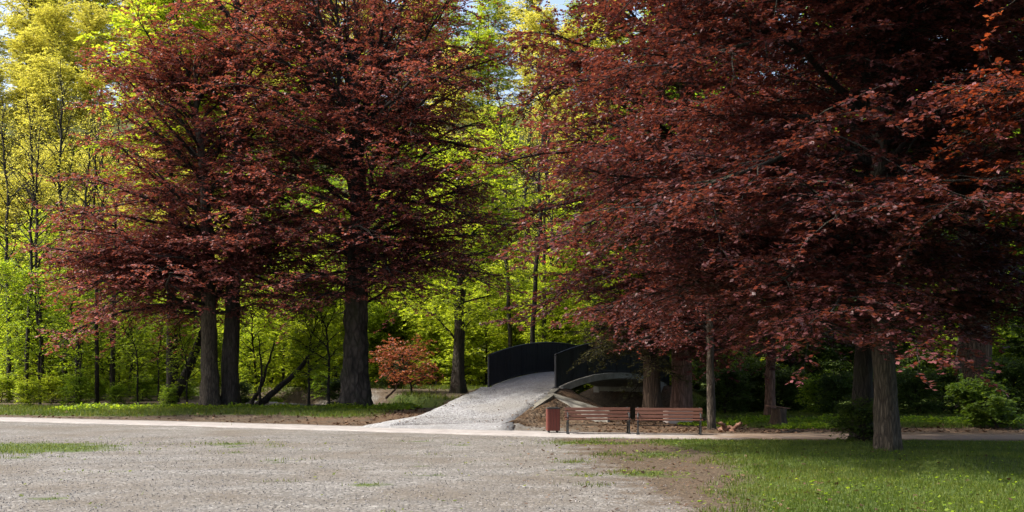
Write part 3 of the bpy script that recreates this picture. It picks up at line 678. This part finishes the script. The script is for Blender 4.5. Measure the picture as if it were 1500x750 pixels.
wood('young_tree', ['bright_b'], 'young bright green tree in the clearing behind the bridge parapets',
     [(590, 64, .75), (640, 67, .8), (712, 62, .6), (745, 65, .75), (800, 60, .6), (835, 64, .75), (870, 60, .65)], 'young trees behind the bridge')
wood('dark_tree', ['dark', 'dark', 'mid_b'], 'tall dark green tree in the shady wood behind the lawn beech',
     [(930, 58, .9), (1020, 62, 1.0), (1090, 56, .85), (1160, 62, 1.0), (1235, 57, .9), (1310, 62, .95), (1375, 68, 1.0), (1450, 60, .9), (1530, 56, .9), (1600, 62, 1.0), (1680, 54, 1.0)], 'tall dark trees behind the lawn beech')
wood('hillside_tree', ['mid_b', 'bright', 'mid_b'], 'distant green tree on the wooded slope behind the lawn beech',
     row(84, 940, 1640, 80, .6, .8) + row(104, 940, 1640, 80, .7, .9) + row(130, 940, 1640, 80, .9, 1.1), 'distant trees on the slope behind the lawn beech')

# the layer beneath: tall shrubs that close the wood down to the ground
wood('understory_tree', ['hazel', 'hazel_mid', 'hazel'], 'leafy green shrub tree filling the foot of the wood at the left',
     row(58, -60, 560, 62, .5, .7) + row(66, -70, 560, 52, .7, .9) + row(72, -70, 560, 60, .8, 1.0), 'shrub trees at the foot of the left wood')
wood('understory_tree', ['hazel', 'hazel'], 'bright leafy shrub tree low down behind the bridge',
     row(64, 570, 920, 60, .6, .8) + row(70, 570, 920, 52, .8, 1.0), 'shrub trees low behind the bridge')
wood('understory_tree', ['hazel_mid', 'hazel_dark', 'hazel'], 'leafy shrub tree in the shade behind the lawn at the right',
     [(u + r.uniform(-18, 18), 46 + 8 * (i % 3) + r.uniform(-2, 2), .9) for i, u in enumerate(range(930, 1660, 40))], 'dark shrub trees behind the lawn')
wood('bush', ['thicket', 'thicket_b', 'thicket'], 'low green bush on the grassy verge under the left trees',
     [(u + r.uniform(-10, 10), 45 + 4 * (i % 3) + r.uniform(-1.5, 1.5), r.uniform(.3, .6)) for i, u in enumerate(range(-20, 300, 22))], 'low bushes on the left verge')
wood('bush', ['thicket', 'darkbush'], 'low bush between the dark trunks left of the ramp',
     [(352, 46, .35), (498, 45, .4), (470, 55, .5), (575, 57, .5), (400, 56, .5)], 'low bushes between the left trunks')
wood('bush', 'darkbush', 'dark leafy bush added to darken the view through the bridge arch', [(842, 47, .75), (872, 48, .85), (905, 48.5, .9), (935, 47.5, .8)], 'dark bushes added to darken the bridge arch')  # added bushes, their dark leaves stand in for shade in the arch opening
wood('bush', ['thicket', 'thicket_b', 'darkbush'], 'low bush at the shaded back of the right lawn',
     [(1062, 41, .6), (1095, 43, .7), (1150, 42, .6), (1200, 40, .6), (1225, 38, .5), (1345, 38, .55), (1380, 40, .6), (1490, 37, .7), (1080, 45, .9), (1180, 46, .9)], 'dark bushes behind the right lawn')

# single trees and plants that the photograph shows one by one
one('green tree with flared dark base and crooked limb, in the clearing beside the bridge', 671, 54.0, 'bright', 'bark_beech', name='clearing_tree',
    seed=131, H=13, r0=.33, h0=4.0, nl=44, R=4.6, shape=ROUND, nb=13, el=(.25, 1.0), tw=.28, twl=.7, nlv=13, leaf=.15, flat=.3, roll=.6, twigs=False, flare=1.0, curl=(-.3, -.2),
    extra=[(2.6, 2.9, 3.4, .75, -.3), (2.9, 1.0, 2.0, .9, -.3)])
one('small orange-red leaved shrub tree glowing in the clearing beyond the thick trunk', 603, 53.5, 'red_maple', 'bark_dark', name='red_shrub', cat='shrub',
    seed=132, H=2.0, r0=.04, h0=.3, nl=24, R=2.0, shape=BUSHY, nb=10, el=(.2, 1.0), tw=.2, twl=.35, nlv=10, leaf=.085, flat=.25, roll=.6, curl=(-.4, -.3), flare=0)
one('old conifer with broad brown shaggy trunk and drooping dark boughs beside the bridge arch', 955, 35.6, 'olive', 'bark_brown', name='conifer',
    seed=133, H=15, r0=.3, h0=1.75, extra=[(2.7 + .2 * i, (PI, -PI / 2, 2.6, -2.2, 3.5, -1.0, -2.6, 3.0)[i], 2.3, .1, -1.0) for i in range(8)], nl=64, R=2.3, shape=[(0, .6), (.2, 1), (.6, .6), (1, .1)], nb=14, el=(-.1, .2), tw=.2, twl=.4, nlv=12, leaf=.11, wid=.16, flat=.2, roll=.6, curl=(-.75, -.3), flare=.9, lobes=7)
one('broad brown trunked tree standing at the right behind the round bright shrub', 1431, 39.5, 'darkgreen', 'bark_brown', name='old_tree',
    seed=134, H=19, r0=.58, h0=4.2, nl=44, R=4.8, shape=ROUND, nb=13, el=(.1, .9), tw=.3, twl=.6, nlv=13, leaf=.16, twigs=False, flare=.25)
one('thin pale trunked tree close to the broad brown trunk at the right', 1404, 42.0, 'darkgreen', 'bark_pale', name='thin_tree',
    seed=135, H=13, r0=.12, h0=4.5, nl=26, R=2.6, shape=ROUND, nb=10, el=(.2, 1.0), tw=.3, twl=.6, nlv=11, leaf=.15, twigs=False)
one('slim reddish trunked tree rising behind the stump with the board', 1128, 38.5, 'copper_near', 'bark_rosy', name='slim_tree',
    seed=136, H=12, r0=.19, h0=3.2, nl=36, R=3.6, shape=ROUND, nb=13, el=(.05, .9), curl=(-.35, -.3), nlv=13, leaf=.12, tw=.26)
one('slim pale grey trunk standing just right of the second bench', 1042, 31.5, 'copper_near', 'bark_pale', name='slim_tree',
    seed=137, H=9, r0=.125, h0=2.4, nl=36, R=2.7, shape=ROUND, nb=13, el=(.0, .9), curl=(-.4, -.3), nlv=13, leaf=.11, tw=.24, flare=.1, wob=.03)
one('bright green rounded shrub on the far right beside the dirt path', 1462, 31.0, 'shrub', 'bark_dark', name='round_shrub', cat='shrub',
    seed=138, H=1.1, r0=.03, h0=.08, nl=30, R=.7, shape=BUSHY, nb=10, el=(.2, 1.1), tw=.14, twl=.26, nlv=11, leaf=.095, flat=.3, roll=.6, twigs=False, flare=0, curl=(-.4, -.2))
one('low dark bush growing against the foot of the dark trunk on the lawn', 1266, 25.0, 'darkgreen', 'bark_dark', name='low_bush', cat='bush',
    seed=139, H=.75, r0=.02, h0=.05, nl=26, R=.5, shape=BUSHY, nb=8, el=(.2, 1.1), tw=.12, twl=.2, nlv=9, leaf=.07, flat=.3, roll=.6, twigs=False, flare=0, curl=(-.4, -.2))
for u, Y, s_, lab in ((452, 44.2, .82, 'thin upright sapling nearer the twin trunks, left of the thick dark beech'), (482, 43.6, .92, 'thin upright sapling closest to the thick dark beech trunk on its left')):
    tree('sapling', K['sapling'], lab, 'sapling', X_(u, Y), Y, r.uniform(0, 6), s_, 'saplings left of the thick trunk')
for u, Y, s_, lab in ((62, 49, .8, 'crooked dark thin trunk with few leaves at the far left of the verge'), (90, 62, 1.15, 'tall bare stemmed tree rising before the pale yellow wood'), (150, 64, 1.0, 'shorter bare stemmed tree rising before the pale yellow wood'),
                      (38, 47.5, .7, 'short straight dark stem at the left edge of the verge'), (14, 49, .8, 'slim dark stem with sparse leaves by the left edge of the thicket'), (112, 47.5, .75, 'slim dark stem midway along the back of the left verge'), (165, 48.5, .8, 'slim dark stem with side twigs nearest the drooping copper boughs'), (142, 46.5, .72, 'dark slender stem beside low bushes in the middle of the left verge')):
    tree('bare_tree', K['bare'], lab, 'tree', X_(u, Y), Y, r.uniform(0, 6), s_, 'thin dark stemmed trees at the left')
for u, Y, s_ in ((748, 61, 1.0), (779, 57.5, 1.1), (797, 60, .95), (762, 66, 1.1), (815, 64, .9)):
    tree('dark_stemmed_tree', K['bare'], 'straight dark thin stem standing in bright green leaves behind the bridge', 'tree', X_(u, Y), Y, r.uniform(0, 6), s_, 'dark stems behind the bridge')
def lean_tube(name, label, cat, pts, rad, mat, branches=()):
    b0 = Vector(pts[0])
    o = thing(name, label, cat, b0)
    def tub(P, R, nm, par):
        P = np.array([Vector(p) - b0 for p in P]); n = 14; t = np.linspace(0, 1, n); tk = np.linspace(0, 1, len(P))
        Q = np.stack([np.interp(t, tk, P[:, i]) for i in range(3)], 1); Q[1:-1] += r.normal(0, .02, (n - 2, 3))
        V, q = tubes(Q[None], np.interp(t, [0, 1], R)[None] * (1 + r.normal(0, .05, (1, n))), 9, False)
        return link(nm, np_mesh(nm, V, q, M[mat], smooth=True), par)
    tub(pts, rad, 'trunk' if cat == 'tree' else 'log', o)
    for P, R in branches: tub(P, R, 'branch', o)
    return o
def at(u, v, Y): return (X_(u, Y), Y, EYE - (v - HV) / F * Y)
lean_tube('leaning_tree', 'dark leaning dead trunk slanting up to the right behind the pale twin trunk', 'tree', [at(248, 592, 46), at(272, 550, 46.3), at(304, 470, 46.8), at(330, 400, 47)], (.26, .12), 'bark_dark', [([at(285, 515, 46.5), at(300, 470, 46), at(296, 430, 45.8)], (.08, .03))])
lean_tube('leaning_tree', 'dark bent bough leaning low between the twin trunks and the saplings', 'tree', [at(372, 598, 44.5), at(408, 570, 44.7), at(440, 538, 45), at(470, 500, 45.2)], (.16, .06), 'bark_dark', [([at(366, 598, 44.6), at(385, 560, 44.9), at(402, 500, 45.2)], (.1, .03)), ([at(378, 600, 44.3), at(384, 550, 44.6), at(378, 490, 45)], (.07, .02))])
lean_tube('dead_branch', 'pale bare dead branch leaning over the brown earth beside the thick trunk', 'branch', [at(565, 584, 44), at(580, 568, 44.2), at(588, 556, 44.4)], (.05, .02), 'deadwood')
lean_tube('fallen_branch', 'crooked reddish fallen branch on bare earth right of the benches', 'branch', [at(1052, 633, 30.6), at(1062, 627, 30.5), at(1074, 629, 30.4), at(1086, 619, 30.2)], (.11, .05), 'deadwood', [([at(1062, 627, 30.5), at(1058, 621, 30.3), at(1050, 619, 30.2)], (.07, .03)), ([at(1070, 630, 30.4), at(1076, 636, 30.1)], (.06, .03))])
lean_tube('fallen_log', 'dark short fallen log lying in the grass before the stump', 'log', [at(1145, 637, 29.6), at(1160, 634, 29.7), at(1176, 635.5, 29.9)], (.09, .07), 'bark_dark')
# stump with a plank on top
sx, sy = X_(1140, 33.0), 33.0
st = thing('tree_stump', 'old tree stump carrying a slanted weathered board, on the right lawn', 'stump', (sx, sy, hz(sx, sy)))
P = np.array([[0, 0, -.1], [.0, 0, .1], [.02, 0, .3], [.02, 0, .52], [.02, 0, .53]]); th = np.arange(14) * 2 * PI / 14
rad = np.array([.34, .27, .22, .21, .01])[:, None] * (1 + .12 * np.sin(4 * th + 1) + .06 * r.normal(0, 1, (5, 14)))
V, q = tubes(P[None], rad[None], 14, True); link('stump', np_mesh('stump', V, q, M['bark_brown'], smooth=True), st)
mb = MB(); mb.box((-.02, -.02, .575), (.8, .22, .035), Matrix.Rotation(.12, 3, 'Y') @ Matrix.Rotation(.3, 3, 'Z')); mb.build('board', M['deadwood'], st, bevel=.01)
# pale stone blocks behind the benches
for u, Y, d, lab in ((993, 34.4, (.9, .5, .55), 'pale squared stone block at the foot of the rosy beech trunk behind the benches'),):
    x = X_(u, Y); mb = MB(); mb.box((0, 0, d[2] / 2 - .08), d)
    o = mb.build('stone_block', M['stone'], None, bevel=.04); o.location = (x, Y, hz(x, Y)); o.rotation_euler = (0, 0, .2); tag(o, lab, 'stone')

# ------------------------------------------------------------------ small stuff on the ground
def blades(name, n, x0, x1, y0, y1, hgt, wd, mask, mat='grass', lod=.012, seed=1, nclump=.0, extra_cut=None):
    g = np.random.default_rng(seed)
    x = g.uniform(x0, x1, n); y = y0 + (y1 - y0) * g.uniform(0, 1, n) ** 1.25
    mk = mask(x, y)
    nz = .5 + .35 * lump(x * 1.7 + 3, y * 1.7) + .3 * lump(x * 5.1, y * 5.3)
    k = mk + .8 * (nz - .55) > g.uniform(.25, .75, n)
    x, y, nz = x[k], y[k], nz[k]; m = len(x)
    nz = nz + .35 * lump(x * .6 + 9, y * .8)
    h = hgt * g.uniform(.5, 1.3, m) * (.65 + .7 * np.clip(nz, 0, 1.3)); a = g.uniform(0, 2 * PI, m); b = g.normal(0, .45, m); c = g.uniform(0, 2 * PI, m)
    z = height(x, y)
    p = np.stack([x, y, z - .01], 1); s = np.stack([np.cos(a), np.sin(a), 0 * a], 1) * (wd * g.uniform(.6, 1.3, m) * (1 + (y - y0) * .02))[:, None]
    tip = p + np.stack([np.sin(b) * np.cos(c), np.sin(b) * np.sin(c), np.cos(b)], 1) * h[:, None]
    V = np.stack([p - s, p + s, tip], 1).reshape(-1, 3)
    o = link(name, np_mesh(name, V, np.arange(3 * m).reshape(-1, 3), M[mat], {'rnd': ('FACE', np.clip(g.uniform(0, 1, m) * .5 + .5 * (.5 + .45 * lump(x * .9 + 4, y * 1.1) + .4 * (nz - .5)), 0, 1))}))
    tag(o, kind='stuff'); return o
fm = lambda x, y: lawn_mask(x, y) * (polydist(x, y, PATH)[2] <= 0)
bmk = lambda x, y: lawn_mask(x, y) * (polydist(x, y, PATH)[2] > 0)
blades('lawn_grass', 230000, 1.0, 19, 11.5, 27.6, .075, .007, fm, seed=1)
blades('gravel_weeds', 60000, -15, 4.5, 12.5, 28, .07, .008, fm, seed=2)
blades('verge_grass', 120000, -27, -3, 30.5, 46, .15, .011, bmk, seed=3)
blades('back_grass', 110000, 5.5, 24, 28.8, 44, .1, .012, bmk, seed=4)
blades('wood_grass', 80000, -30, 2, 45, 60, .2, .02, bmk, seed=5)
def undergrowth(name, spots, n, mat, seed):
    g = np.random.default_rng(seed); Vs = []; Qs = []; off = 0; rn = []
    for x0, y0, rx, ry, hh in spots:
        a = g.uniform(0, 2 * PI, n); q_ = g.uniform(0, 1, n) ** .6
        x = x0 + rx * q_ * np.cos(a); y = y0 + ry * q_ * np.sin(a)
        top = hh * (1 - q_ ** 2 * .7) * (.6 + .5 * lump(x * 2.2, y * 2.2))
        z = height(x, y) + np.maximum(top, .03) * g.uniform(.1, 1, n)
        l = .1 * g.uniform(.6, 1.4, n)
        V, q = leaf_faces(np.stack([x, y, z], 1), g.uniform(0, 2 * PI, n), g.normal(-.1, .5, n), l, l * .36, g, .6)
        Vs.append(V); Qs.append(q + off); off += len(V); rn.append(g.uniform(0, 1, n))
    tag(link(name, np_mesh(name, np.concatenate(Vs), np.concatenate(Qs), M[mat], {'rnd': ('FACE', np.concatenate(rn))})), kind='stuff')
undergrowth('ground_cover', [(-6.9, 41.0, 1.5, .8, .4), (-5.2, 41.0, 1.3, .7, .35), (-12.6, 41.0, 1.6, .8, .35), (-10.8, 41.2, 1.6, .8, .3), (-8.8, 40.8, 1.7, .8, .3), (-14.5, 41.2, 1.8, .9, .3), (-17, 42, 2, 1, .3), (-4.6, 42, .9, .7, .3),
    (6.6, 33.5, 1.2, .8, .25), (8.2, 35, 1.6, 1.2, .35), (10.5, 34, 1.8, 1.2, .35), (12.8, 33.5, 1.8, 1.2, .4), (15, 33, 1.5, 1, .4), (9.0, 31.5, 1.2, .7, .2)], 1500, 'mid', 31)
def scatter(name, n, x0, x1, y0, y1, mask, size, mat, seed, flat=True, lift=.004, zf=None):
    g = np.random.default_rng(seed)
    x = g.uniform(x0, x1, n); y = y0 + (y1 - y0) * g.uniform(0, 1, n) ** 1.4
    k = mask(x, y) > g.uniform(0, 1, n); x, y = x[k], y[k]; m = len(x); z = (zf or height)(x, y) + lift
    l = size * g.uniform(.5, 1.5, m) ** 1.5; rn = g.uniform(0, 1, m)
    if flat:
        V, q = leaf_faces(np.stack([x, y, z + .006], 1), g.uniform(0, 2 * PI, m), g.normal(.12, .2, m), l, l * .33, g, .4)
        me = np_mesh(name, V, q, M[mat], {'rnd': ('FACE', rn)})
    else:
        th = np.array([0, 2.1, 4.2]); base = np.stack([np.cos(th), np.sin(th)], 1)
        a = g.uniform(0, 6.28, m); ca, sa = np.cos(a), np.sin(a)
        bx_ = base[None, :, 0] * ca[:, None] - base[None, :, 1] * sa[:, None]; by_ = base[None, :, 0] * sa[:, None] + base[None, :, 1] * ca[:, None]
        lo = np.stack([x[:, None] + bx_ * l[:, None], y[:, None] + by_ * l[:, None] * .8, np.repeat(z[:, None] - .006, 3, 1)], -1)
        hi = np.stack([x[:, None] + bx_ * l[:, None] * .55 + g.normal(0, .2, (m, 3)) * l[:, None], y[:, None] + by_ * l[:, None] * .5, z[:, None] + l[:, None] * g.uniform(.45, .9, (m, 3))], -1)
        V = np.concatenate([lo, hi], 1).reshape(-1, 3); i = np.arange(m)[:, None] * 6
        tri = (i + np.array([[3, 4, 5]])); q = np.concatenate([i + np.array([[a_, (a_ + 1) % 3, 3 + (a_ + 1) % 3, 3 + a_]]) for a_ in range(3)])
        me = np_mesh(name, V, [tri, q], M[mat], {'rnd': ('FACE', np.concatenate([rn, rn, rn, rn]))})
    tag(link(name, me), kind='stuff')
scatter('lawn_weeds', 9000, 2, 18, 11.5, 27.4, lambda x, y: fm(x, y) * np.clip(.5 + lump(x * 1.1, y * 1.3), 0, 1), .045, 'mid', 24, True, .025)
scatter('lot_weeds', 9000, -15, 5, 12.2, 28, lambda x, y: np.clip(fm(x, y) * 1.2 + .03 * (lump(x * .8 + 2, y * 1.2) > .2), 0, 1) * (x < 3.5), .05, 'weed', 25, True, .02)
gm = lambda x, y: gravel_mask(x, y) * (polydist(x, y, PATH)[2] <= 0) * .9
scatter('loose_stones', 24000, -15, 5, 12.0, 28, gm, .0085, 'pebble', 21, False)
rz_ = lambda x, y: ramp_z(x, y, 1)
scatter('ramp_stones', 20000, -6, 2, 31.9, 38, lambda x, y: (polydist(x, y, RA)[0] < 1.6) * 1.0, .009, 'pebble', 26, False, .03, rz_)
scatter('ramp_litter', 900, -6, 2, 32.2, 37.5, lambda x, y: sstep(.6, 1.6, polydist(x, y, RA)[0]) * (polydist(x, y, RA)[0] < 1.7), .06, 'litterleaf', 27, True, .034, rz_)
lm = lambda x, y: np.clip(litter_mask(x, y) * (polydist(x, y, PATH)[0] > 1.2) * (polydist(x, y, PATH)[2] > 0) * (polydist(x, y, RA)[0] > 1.9), 0, 1)
scatter('leaf_litter', 42000, -22, 22, 29.5, 47, lm, .09, 'litterleaf', 22)
scatter('fallen_leaves', 5000, 0, 14, 12, 27, lambda x, y: .25 + .5 * np.exp(-((x - 3.5) / 1.6) ** 2), .06, 'litterleaf', 23)
print('leaves', NLEAF)

# ------------------------------------------------------------------ benches and bin
def make_bench():
    o = thing('park_bench', 'x', 'bench')
    LB = 1.86
    ends = (-LB / 2 + .07, LB / 2 - .07)
    for x in ends:
        mb = MB()
        q = Matrix.Identity(3)
        def bar(pts, w=.045, d=.045):
            for a, b in zip(pts[:-1], pts[1:]):
                a = Vector(a); b = Vector(b); mid = (a + b) / 2; v = b - a
                mb.box((x, mid.y, mid.z), (w, d, v.length + .02), Matrix.Rotation(-math.atan2(v.y, v.z), 3, 'X'))
        bar([(x, -.24, 0), (x, -.21, .18), (x, -.22, .39)])                              # front leg
        bar([(x, .27, 0), (x, .20, .2), (x, .17, .40), (x, .25, .73)])                   # rear leg and back upright
        bar([(x, -.25, .375), (x, .0, .36), (x, .19, .375)], .05, .05)                     # seat bearer
        bar([(x, -.22, .39), (x, -.24, .48), (x, -.2, .56), (x, .0, .585), (x, .2, .57)], .04, .035)   # arm
        bar([(x, -.21, .2), (x, 0, .25), (x, .2, .2)], .03, .03)
        mb.box((x, -.24, .012), (.09, .1, .024)); mb.box((x, .27, .012), (.09, .1, .024))
        mb.build('end_frame', M['iron'], o, bevel=.008)
    for i, y in enumerate((-.215, -.125, -.035, .055, .145)):
        mb = MB(); mb.box((0, y, .40 + (.006 if i in (0, 4) else 0)), (LB, .074, .028)); mb.build('seat_slat', M['slat'], o, bevel=.006)
    for z in (.485, .585, .685):
        y = .17 + (z - .40) * .08 / .33 - .042
        mb = MB(); mb.box((0, y, z), (LB, .026, .082), Matrix.Rotation(-.23, 3, 'X')); mb.build('back_slat', M['slat'], o, bevel=.006)
    mb = MB(); mb.tube([(ends[0], 0, .24), (ends[1], 0, .24)], .012, 6); mb.build('tie_rod', M['iron'], o)
    return o
b1 = make_bench(); b1['group'] = 'red-brown slatted benches beside the path'
b2 = copy_tree(b1)
x, Y = X_(876, 28.9), 28.9
b1.location = (x, Y, hz(x, Y) + .02); b1.rotation_euler = (0, 0, .0); b1['label'] = 'red-brown slatted park bench with black iron ends, standing beside the wooden bin'
x, Y = X_(980, 28.55), 28.55
b2.location = (x, Y, hz(x, Y) + .02); b2.rotation_euler = (0, 0, -.12); b2['label'] = 'red-brown slatted park bench turned slightly askew, farther from the wooden bin'

bx, by = X_(810, 29.35), 29.35
bn = thing('litter_bin', 'red wooden litter bin with dark lid standing beside the bench', 'bin', (bx, by, hz(bx, by) + .005), .1)
w = .34
for i in range(4):
    for k in range(4):
        a = i * PI / 2; Mx = Matrix.Rotation(a, 3, 'Z')
        mb = MB(); mb.box(Mx @ Vector((-w / 2 + .045 + k * .083, -w / 2, .39)), (.076, .024, .62), Mx); mb.build('slat', M['binwood'], bn, bevel=.004)
mb = MB(); mb.tube([(0, 0, .1), (0, 0, .66)], .15, 16); mb.build('liner', M['iron'], bn)
mb = MB(); mb.box((0, 0, .715), (w + .04, w + .04, .03)); mb.box((0, 0, .735), (w - .08, w - .08, .02)); mb.build('lid', M['iron'], bn, bevel=.006)
mb = MB()
for sx in (-1, 1):
    for sy in (-1, 1): mb.box((sx * .12, sy * .12, .06), (.035, .035, .12))
mb.box((0, 0, .095), (w - .04, w - .04, .03)); mb.build('base', M['iron'], bn)

# ------------------------------------------------------------------ camera, light, world
cam = bpy.data.cameras.new('camera'); co = bpy.data.objects.new('camera', cam); C.objects.link(co)
co.location = (0, 0, EYE); co.rotation_euler = (PI / 2, 0, 0)
cam.sensor_width = 36; cam.lens = 36; cam.shift_y = (HV - 375) / 1500; cam.clip_start = .1; cam.clip_end = 2000
bpy.context.scene.camera = co
SUN_AZ = math.radians(267); SUN_EL = math.radians(52)     # azimuth from +y clockwise: from behind the camera on the left
sdir = Vector((math.sin(SUN_AZ) * math.cos(SUN_EL), math.cos(SUN_AZ) * math.cos(SUN_EL), math.sin(SUN_EL)))
sl = bpy.data.lights.new('sun', 'SUN'); sl.energy = 3.5; sl.angle = math.radians(2); sl.color = (1, .95, .87)
so = bpy.data.objects.new('sun', sl); C.objects.link(so); so.rotation_euler = (-sdir).to_track_quat('-Z', 'Y').to_euler()
sc = bpy.context.scene
wd = bpy.data.worlds.new('World'); sc.world = wd; wd.use_nodes = True
nt = wd.node_tree
bg = nt.nodes['Background']; sky = nt.nodes.new('ShaderNodeTexSky'); sky.sky_type = 'NISHITA'; sky.sun_disc = False
sky.sun_elevation = SUN_EL; sky.sun_rotation = SUN_AZ; sky.dust_density = 5.0; sky.air_density = 1.0
nt.links.new(sky.outputs[0], bg.inputs[0]); bg.inputs[1].default_value = .15
sc.view_settings.view_transform = 'Standard'; sc.view_settings.look = 'None'; sc.view_settings.exposure = 1.25; sc.view_settings.gamma = 1; sc.view_settings.use_curve_mapping = False
sc.cycles.max_bounces = 9; sc.cycles.diffuse_bounces = 6; sc.cycles.glossy_bounces = 2; sc.cycles.transmission_bounces = 7; sc.cycles.transparent_max_bounces = 4
